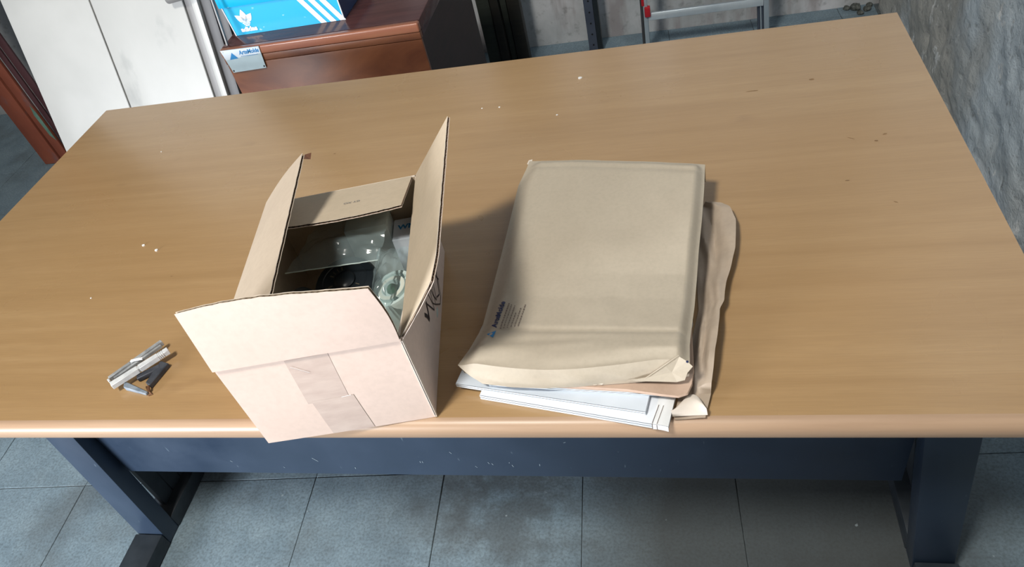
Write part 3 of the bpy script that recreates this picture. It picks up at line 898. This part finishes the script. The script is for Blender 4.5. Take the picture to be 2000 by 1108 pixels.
# ------------------------------------------------------------------ clothes pegs
def lrp(a, c, t): return Vector(a).lerp(Vector(c), t)
peg = thing('clothespin', 'weathered white wooden clothespin lying on top of the charcoal one', 'clothespin', (.648, .085, ZT + .01))
A = Vector((.6215, .0555, .7655)); B_ = Vector((.691, .1275, .7665)); dd = (B_ - A).normalized(); sd = Vector((-dd.y, dd.x, 0))
b = MB()
w_ = .0056
segs = [(0, .46, w_), (.468, .478, w_ * .82), (.486, .82, w_), (.828, .845, w_ * .99), (.853, .875, w_ * .97), (.883, .905, w_ * .95), (.913, 1.0, w_ * .90)]
for s0, s1, ww in segs: b.bar(lrp(A, B_, s0), lrp(A, B_, s1), sd * ww, ZV * .0045)
b.bar(lrp(A, B_, .01), lrp(A, B_, .99), sd * (w_ * .80), ZV * .0040)
j = b.build('jaw', PEGW, peg, bevel=.0006, seg=1)
A2_ = Vector((.6085, .0700, .7650)); B2_ = Vector((.6675, .1475, .7650)); d2 = (B2_ - A2_).normalized(); s2_ = Vector((-d2.y, d2.x, 0))
b = MB(); b.bar(A2_, lrp(A2_, B2_, .40), s2_ * .0030, ZV * .0045); b.bar(lrp(A2_, B2_, .40), B2_, s2_ * .0036, ZV * .0045)
b.bar(lrp(A2_, B2_, .06) - s2_ * .0055 - ZV * .001, lrp(A2_, B2_, .95) - s2_ * .0052 - ZV * .001, s2_ * .0022, ZV * .0030)
j = b.build('jaw', PEGG, peg, bevel=.0006, seg=1); j['label'] = 'greyer upper jaw'
b = MB(); b.bar(A2_ - s2_ * .002 + ZV * .0002 - d2 * .002, A2_ - s2_ * .0095 - d2 * .002, d2 * .0016, ZV * .0044)
b.build('jaw_tip', PEGW, peg, bevel=.0005, seg=1)
b = MB(); b.bar((.6335, .1035, .7705), (.6545, .1075, .7712), (0, .0018, 0), (0, 0, .0012)); b.build('spring', WHITEP, peg)
pg2 = thing('clothespin', 'charcoal clothespin with a blue-grey jaw, lying under the white one', 'clothespin', (.68, .085, ZT))
b = MB(); b.hexa([(.6790, .1110, .7506), (.6760, .0650, .7506), (.6870, .0600, .7506), (.6975, .1060, .7506),
                  (.6790, .1120, .7590), (.6760, .0660, .7600), (.6870, .0600, .7600), (.6975, .1060, .7590)])
b.bar((.652, .078, .7555), (.684, .100, .7555), (-.0030, .0045, 0), (0, 0, .0045))  # extends the jaw as a dark shape standing for shadow under the white peg
b.build('jaw', PEGD, pg2, bevel=.001, seg=1)
b = MB(); b.hexa([(.6330, .0700, .7506), (.6390, .0570, .7506), (.6845, .0460, .7506), (.6860, .0505, .7506),
                  (.6330, .0700, .7600), (.6390, .0570, .7600), (.6845, .0460, .7555), (.6860, .0505, .7555)])
j = b.build('jaw', PEGB, pg2, bevel=.0008, seg=1); j['label'] = 'blue-grey jaw'
b = MB(); b.tube([(.676, .062, .7530), (.682, .056, .7545), (.690, .050, .7530), (.694, .048, .7520), (.688, .046, .7518)], .0014, 8); b.tube([(.684, .060, .7575), (.688, .052, .756)], .002, 8)
b.build('spring', RUST, pg2, smooth=True)

# ------------------------------------------------------------------ crumbs on the desk
specks = [(1.329, .906, .0045, 'largest white plaster chip, near the back edge of the desk'),
          (.461, .429, .0030, 'white chip on the left of the desk, left of another chip'),
          (.503, .410, .0038, 'flat white chip on the left half of the desk, right of a smaller one'),
          (.427, .281, .0018, 'tiny white speck on the desk behind the clothespins'),
          (.311, .784, .0018, 'tiny pale speck near the back left corner of the desk'),
          (1.116, .823, .0016, 'left speck of the pair behind the cardboard box'),
          (1.156, .820, .0022, 'right speck of the pair behind the cardboard box'),
          (1.290, .763, .0022, 'white speck on the desk behind the padded envelope')]
for x, y, r_, lab in specks:
    b = MB(); n = 7
    ring = [(x + r_ * random.uniform(.7, 1.2) * cos(2 * pi * k / n), y + r_ * random.uniform(.6, 1.0) * sin(2 * pi * k / n)) for k in range(n)]
    b.prism(ring, ZT + .0002, ZT + .0002 + r_ * .55)
    tag(b.build('plaster_chip', CHIP), lab, 'chip', 'crumbs scattered on the desk')

# ------------------------------------------------------------------ cabinet behind the desk
CX0, CX1, CY0, CY1 = .218, .845, 1.325, 1.945
cab = thing('wooden_cabinet', 'dark mahogany cabinet behind the desk carrying the blue shoe box', 'cabinet', ((CX0 + CX1) / 2, 1.63, 0))
b = MB(); b.box((CX0 + .008, CY0 + .008, 0), (CX1 - .006, CY1, .700)); b.build('carcass', DARKB if False else varnish('mahogany_shaded_side', (.018, .008, .007), (.032, .013, .011), .6), cab)  # shade of the unlit side put into a darker mahogany copy
b = MB(); b.box((CX0 + .004, CY0 - .003, .02), (CX1 - .002, CY0 + .0078, .6985)); b.build('front_panel', CAB, cab, bevel=.001)
b = MB(); b.box((CX0, CY0 + .016, .7005), (CX1, CY1 + .005, .748)); b.build('top_board', CABTOP, cab, bevel=.002)
b = MB(); b.box((CX0, CY0 - .006, .7205), (CX1 + .001, CY0 + .0155, .7485)); b.build('front_moulding', CABMOLD, cab, bevel=.0055, seg=4)
b = MB(); b.box((CX0 + .002, CY0 - .0035, .7000), (CX1 - .001, CY0 + .0155, .7202)); b.build('apron_strip', CAB, cab, bevel=.0015)
# metal name plate screwed over the front edge
pl = thing('name_plate', 'small silver name plate with blue triangle, screwed to the cabinet front', 'name plate', (.287, CY0 - .008, .71))
PLx = [(.224, .7490), (.352, .7475), (.345, .679), (.233, .6765)]
yp = CY0 - .0075
b = MB(); b.add([(x, yp, z) for x, z in PLx] + [(x, yp - .0014, z) for x, z in PLx], [(0, 1, 2, 3), (7, 6, 5, 4), (0, 4, 5, 1), (1, 5, 6, 2), (2, 6, 7, 3), (3, 7, 4, 0)])
b.build('plate', PLATE, pl)
b = MB(); b.add([(.225, yp - .0017, .7485), (.351, yp - .0017, .7465), (.349, yp - .0017, .726), (.2285, yp - .0017, .718)], [(0, 1, 2, 3)]); b.build('light_field', PLATEL, pl, fix=False)
b = MB(); b.add([(.243, yp - .0021, .718), (.272, yp - .0021, .7195), (.258, yp - .0021, .739)], [(0, 1, 2)]); b.build('blue_triangle', INKB, pl, fix=False)
b = MB(); text_mesh(b, 'ArteMolde', .018, (.281, yp - .0017, .7300), (1, 0, .02), (0, 0, 1), lift=.0006, bold=.0005, shear=.15, width=.066)
x = .283
while x < .340:
    l = random.uniform(.002, .005); b.add([(x, yp - .0021, .7235), (x + l, yp - .0021, .7235), (x + l, yp - .0021, .7252), (x, yp - .0021, .7252)], [(0, 1, 2, 3)]); x += l + .0012
b.build('printed_name', INKB, pl, fix=False)
for x, z in ((.341, .685), (.237, .682), (.230, .744), (.347, .744)):
    b = MB(); b.lathe([(0, 0), (.0028, 0), (.0022, .0012), (0, .0014)], (x, yp - .0016, z), (0, -1, 0), 12)
    b.build('screw', INK if z < .7 else PLATEL, pl)

# shoe box
sb = thing('shoe_box', 'bright cyan shoe box with white stripes and trefoil on the cabinet', 'shoe box', (.42, 1.50, .7485))
SX0, SX1, SY0, SY1 = .240, .597, 1.409, 1.66
za = .7487; zb = .862
b = MB(); b.hexa([(SX0, SY0, za), (SX1, SY0 + .004, za), (SX1, SY1, za), (SX0, SY1, za), (SX0 - .004, SY0 - .002, zb), (SX1 + .002, SY0 + .002, zb), (SX1 + .002, SY1, zb), (SX0 - .004, SY1, zb)])
bx = b.build('box', [BLUEBOX, BLUED], sb)
for p in bx.data.polygons:
    if p.normal.x > .8 or p.normal.x < -.8: p.material_index = 1
b = MB(); b.box((SX0 - .012, SY0 - .007, .838), (SX1 + .007, SY1 + .005, .872)); b.build('lid', BLUEBOX, sb, bevel=.001)
b = MB()
for xx in (SX0 - .001, SX1 - .0006):
    b = MB(); b.bar((xx, SY0 - .0004 + (.004 if xx > .4 else 0), za), (xx - (.004 if xx < .4 else -.002), SY0 - .002 + (.004 if xx > .4 else 0), .838), (.0016, 0, 0), (0, .0012, 0)); b.build('worn_edge', CARDED, sb)
def sp(x, z): return (x, SY0 - .0012 - .002 * (z - za) / .11 + .004 * (x - SX0) / .357 , z)
b = MB()
for k in range(3):
    x0 = .521 + k * .0305
    lo = za + .0006
    b.add([sp(x0 + .002, lo), sp(x0 + .020, lo), sp(x0 - .033, .8375), sp(x0 - .051, .8375)], [(0, 1, 2, 3)])
b.build('white_stripe', WHITEP, sb, fix=False)
b = MB()
def leaf(cx, cz, ang, ln, wd):
    n = 14; pts = []
    for k in range(n):
        t = k / (n - 1); pts.append((t * ln, wd * sin(pi * t ** .8)))
    pts += [(t * ln, -wd * sin(pi * t ** .8)) for t in [k / (n - 1) for k in range(n - 2, 0, -1)]]
    a = R_(ang); q = [(cx + x * cos(a) - y * sin(a), cz + x * sin(a) + y * cos(a)) for x, y in pts]
    return q
tcx, tcz = .291, .786
for ang, ln, wd in ((90, .040, .0105), (138, .037, .0095), (42, .037, .0095)):
    q = leaf(tcx, tcz, ang, ln, wd)
    b.add([sp(x, z) for x, z in q], [tuple(range(len(q)))])
for k, z in enumerate((.7835, .7795, .7755)):
    hw = .013 - k * .003
    b.add([sp(tcx - hw, z - .0012), sp(tcx + hw, z - .0012), sp(tcx + hw, z + .0012), sp(tcx - hw, z + .0012)], [(0, 1, 2, 3)])
b.build('trefoil_emblem', WHITEP, sb, fix=False)
b = MB()
for z in (.7905, .7865, .7945):   # fine gaps across the leaves
    b.add([(p[0], p[1] - .0004, p[2]) for p in (sp(tcx - .017, z), sp(tcx + .017, z), sp(tcx + .017, z + .0009), sp(tcx - .017, z + .0009))], [(0, 1, 2, 3)])
b.build('emblem_gap', BLUEBOX, sb, fix=False)
b = MB(); text_mesh(b, 'adidas', .019, sp(.264, .759), (1, 0, 0), (0, 0, 1), lift=.0004, bold=.0009, width=.054); b.build('lettering', WHITEP, sb, fix=False)

# ------------------------------------------------------------------ leaning panels left of the cabinet
LEAN = .307
def leanp(x, z, off=0.0):   # point on the common leaning plane, off = distance behind it
    return Vector((x, 1.2215 + LEAN * z + off, z))
def lean_board(x0, x1, z0, z1, th_, off=0.0, chop=None):
    b = MB(); 
    b.hexa([leanp(x0, z0, off), leanp(x1, z0, off), leanp(x1, z0, off + th_), leanp(x0, z0, off + th_),
            leanp(x0, z1, off), leanp(x1, z1, off), leanp(x1, z1, off + th_), leanp(x0, z1, off + th_)])
    return b
def panel(x0, x1, label, mt=None):
    t_ = thing('door_panel', label, 'panel', ((x0 + x1) / 2, 1.23, 0), 'white panels leaning behind the desk')
    lean_board(x0, x1, .0005, 1.95, .028).build('board', mt or WHITE, t_, bevel=.0015, seg=1)
    return t_
panel(-.577, -.2565, 'clean white panel at the left end of the boards leaning behind the desk', WHITEC)
panel(-.2505, .067, 'right white panel with grey scuffs, leaning next to the narrow strips')
o = lean_board(-.2563, -.2507, .0005, 1.94, .018, .006).build('gap_strip', EDGE); tag(o, 'dark strip in the gap between the two white leaning panels', 'strip')
o = lean_board(.0675, .0965, .0005, 1.93, .02, .008).build('shaded_recess', GREYL, bevel=.001); tag(o, 'grey strip painted as a shaded recess right against the scuffed white panel', 'channel')  # grey strip paints the shade of a recess beside the batten
o = lean_board(.097, .1185, .0005, 1.92, .03, -.002).build('white_batten', WHITE, bevel=.0015); tag(o, 'narrow white batten between the grey recess strip and the steel profile', 'batten')
t_ = thing('metal_profile', 'wide dark grey steel profile leaning between white batten and cabinet', 'profile', (.16, 1.23, 0))
lean_board(.119, .155, .0005, 1.9, .03, .012).build('flange', GREYM, t_, bevel=.001)
lean_board(.1555, .185, .0005, 1.9, .03, .026).build('web', GREYM, t_, bevel=.001)
lean_board(.1855, .2165, .0005, 1.9, .04, .040).build('flange', flecked('dark_grey_steel', (.035, .035, .04), (.05, .05, .055), 8, .5, .05), t_, bevel=.001)
b = MB(); b.tube([(.035, 1.4640, .868), (.118, 1.4640, .876)], .014, 16)
o = b.build('round_bar', GREYL, smooth=True, bevel=.003); tag(o, 'short grey round bar crossing the top of the grey recess strip', 'bar')
o = MB(); o.bar((.2335, 1.352, .7487), (.246, 1.392, .99), (.0022, 0, 0), (0, .004, 0)); o = o.build('thin_strip', GREYL); tag(o, 'thin grey metal strip standing on the left end of the cabinet top', 'strip')

# ------------------------------------------------------------------ red stained timbers at the far left
def timber(p0, p1, wv, tv, mat, label, name='red_timber'):
    b = MB(); b.bar(p0, p1, wv, tv)
    return b
tm = thing('door_frame_post', 'orange-brown stained post standing at the far left beside the white panels', 'post', (-1.46, 2.06, 0))
b = MB(); b.box((-1.482, 2.035, 0), (-1.386, 2.11, 2.1)); b.build('post', REDW, tm, bevel=.003)
t2 = thing('door_leaf', 'red-brown stained door edge with flaking green paint, beside the post', 'door', (-1.36, 2.05, 0))
b = MB(); b.hexa([(-1.378, 2.040, 0), (-1.328, 2.040, 0), (-1.328, 2.056, 0), (-1.378, 2.056, 0), (-1.378, 2.040, 2.0), (-1.328, 2.040, 2.0), (-1.328, 2.056, 2.0), (-1.378, 2.056, 2.0)])
dl = b.build('stile', REDW, t2, bevel=.003)
b = MB(); b.add([(-1.345, 2.0385, .15), (-1.3285, 2.0385, .12), (-1.3285, 2.0385, .27), (-1.336, 2.0385, .31), (-1.350, 2.0385, .26)], [(0, 1, 2, 3, 4)]); b.build('green_paint', GREENP, dl, fix=False)
t3 = thing('dark_timber', 'dark maroon timber standing between the red door edge and white panel', 'timber', (-1.27, 2.08, 0))
b = MB(); b.box((-1.324, 2.055, 0), (-1.298, 2.066, 2.0)); b.build('board', REDD, t3, bevel=.002)
b = MB(); b.box((-1.294, 2.062, 0), (-1.254, 2.072, 2.0)); b.build('board', REDD, t3, bevel=.002)

# ------------------------------------------------------------------ dark boards, perforated upright, ladder
for x0, x1, y0, mt, lab in ((.715, .772, 2.44, DARKG, 'dark olive board standing next to the cabinet side, leftmost of four'),
                            (.776, .812, 2.43, DARKB, 'narrow black board, second from the cabinet'),
                            (.816, .842, 2.45, DARKG, 'thin dark olive board, third from the cabinet'),
                            (.846, .900, 2.44, DARKB, 'wide black board standing rightmost against the plaster wall')):
    b = MB(); b.box((x0, y0, 0), (x1, y0 + .05, 1.9)); tag(b.build('dark_board', mt, bevel=.002), lab, 'board', 'dark boards against the back wall')
up = thing('slotted_upright', 'dark blue-grey perforated steel angle standing at the back wall', 'upright', (1.19, 2.5, 0))
b = MB(); b.box((1.163, 2.492, 0), (1.201, 2.494, 2.0)); b.build('flange', BLUEST, up)
b = MB(); b.box((1.199, 2.4945, 0), (1.201, 2.532, 2.0)); b.box((1.2012, 2.496, 0), (1.222, 2.53, 2.0)); b.build('return_flange', BLACKP, up)
b = MB()
for k in range(40):
    z = .035 + k * .05; b.lathe([(0, 0), (.0042, 0), (.0042, .0006), (0, .0006)], (1.184, 2.4918, z), (0, -1, 0), 10)
b.build('hole', HOLE, up)['kind'] = 'stuff'

lad = thing('stepladder', 'aluminium stepladder with red plastic joint standing by the back wall', 'ladder', (1.63, 2.35, 0))
y = 2.38
def stile(xb, xt, wd, name, mt=ALU, yo=0, dp=.03):
    b = MB(); b.hexa([(xb, y + yo, 0), (xb + wd, y + yo, 0), (xb + wd, y + yo + dp, 0), (xb, y + yo + dp, 0),
                      (xt, y + yo - .10, 1.8), (xt + wd, y + yo - .10, 1.8), (xt + wd, y + yo + dp - .10, 1.8), (xt, y + yo + dp - .10, 1.8)])
    return b.build(name, mt, lad, bevel=.002)
stile(1.414, 1.43, .0175, 'stile'); stile(1.402, 1.418, .0105, 'inner_edge', GREYM, .008)
stile(1.894, 1.80, .020, 'stile'); stile(1.880, 1.786, .006, 'inner_edge', ALU, .004); stile(1.871, 1.777, .0085, 'inner_edge', BLUEST, .008); stile(1.8865, 1.7925, .007, 'inner_edge', BLUEST, .006)
b = MB(); b.bar((1.434, y + .003, .183), (1.884, y + .003, .183), (0, .004, .014), (0, .014, -.004)); b.build('rung', ALU, lad, bevel=.002)
b = MB(); b.box((1.421, y - .022, .190), (1.444, y + .002, .232)); b.box((1.410, y - .016, .236), (1.4225, y + .004, .29)); b.build('plastic_joint', REDPL, lad, bevel=.004)

# rubble in the corner
for k, (x, yy, r_, lab) in enumerate([(2.28, 2.585, .022, 'largest dark stone of the rubble in the back corner'), (2.32, 2.565, .016, 'dark stone in front of the rightmost one in the back corner'), (2.245, 2.595, .014, 'leftmost small dark stone of the rubble in the back corner'), (2.29, 2.54, .013, 'small dark stone nearest the desk in the corner rubble'), (2.335, 2.597, .014, 'rightmost dark stone against the corner of the two walls')]):
    bm = bmesh.new(); bmesh.ops.create_icosphere(bm, subdivisions=2, radius=r_)
    for v in bm.verts:
        v.co *= 1 + .35 * noise.noise(v.co * 70 + Vector((k, 0, 0))); v.co.z = max(v.co.z * .7, -r_ * .5)
    me = bpy.data.meshes.new('rubble_stone'); bm.to_mesh(me); bm.free(); me.materials.append(MOSS)
    o = bpy.data.objects.new('rubble_stone', me); o.location = (x, yy, r_ * .5); link(o)
    tag(o, lab, 'stone', 'rubble in the back corner')
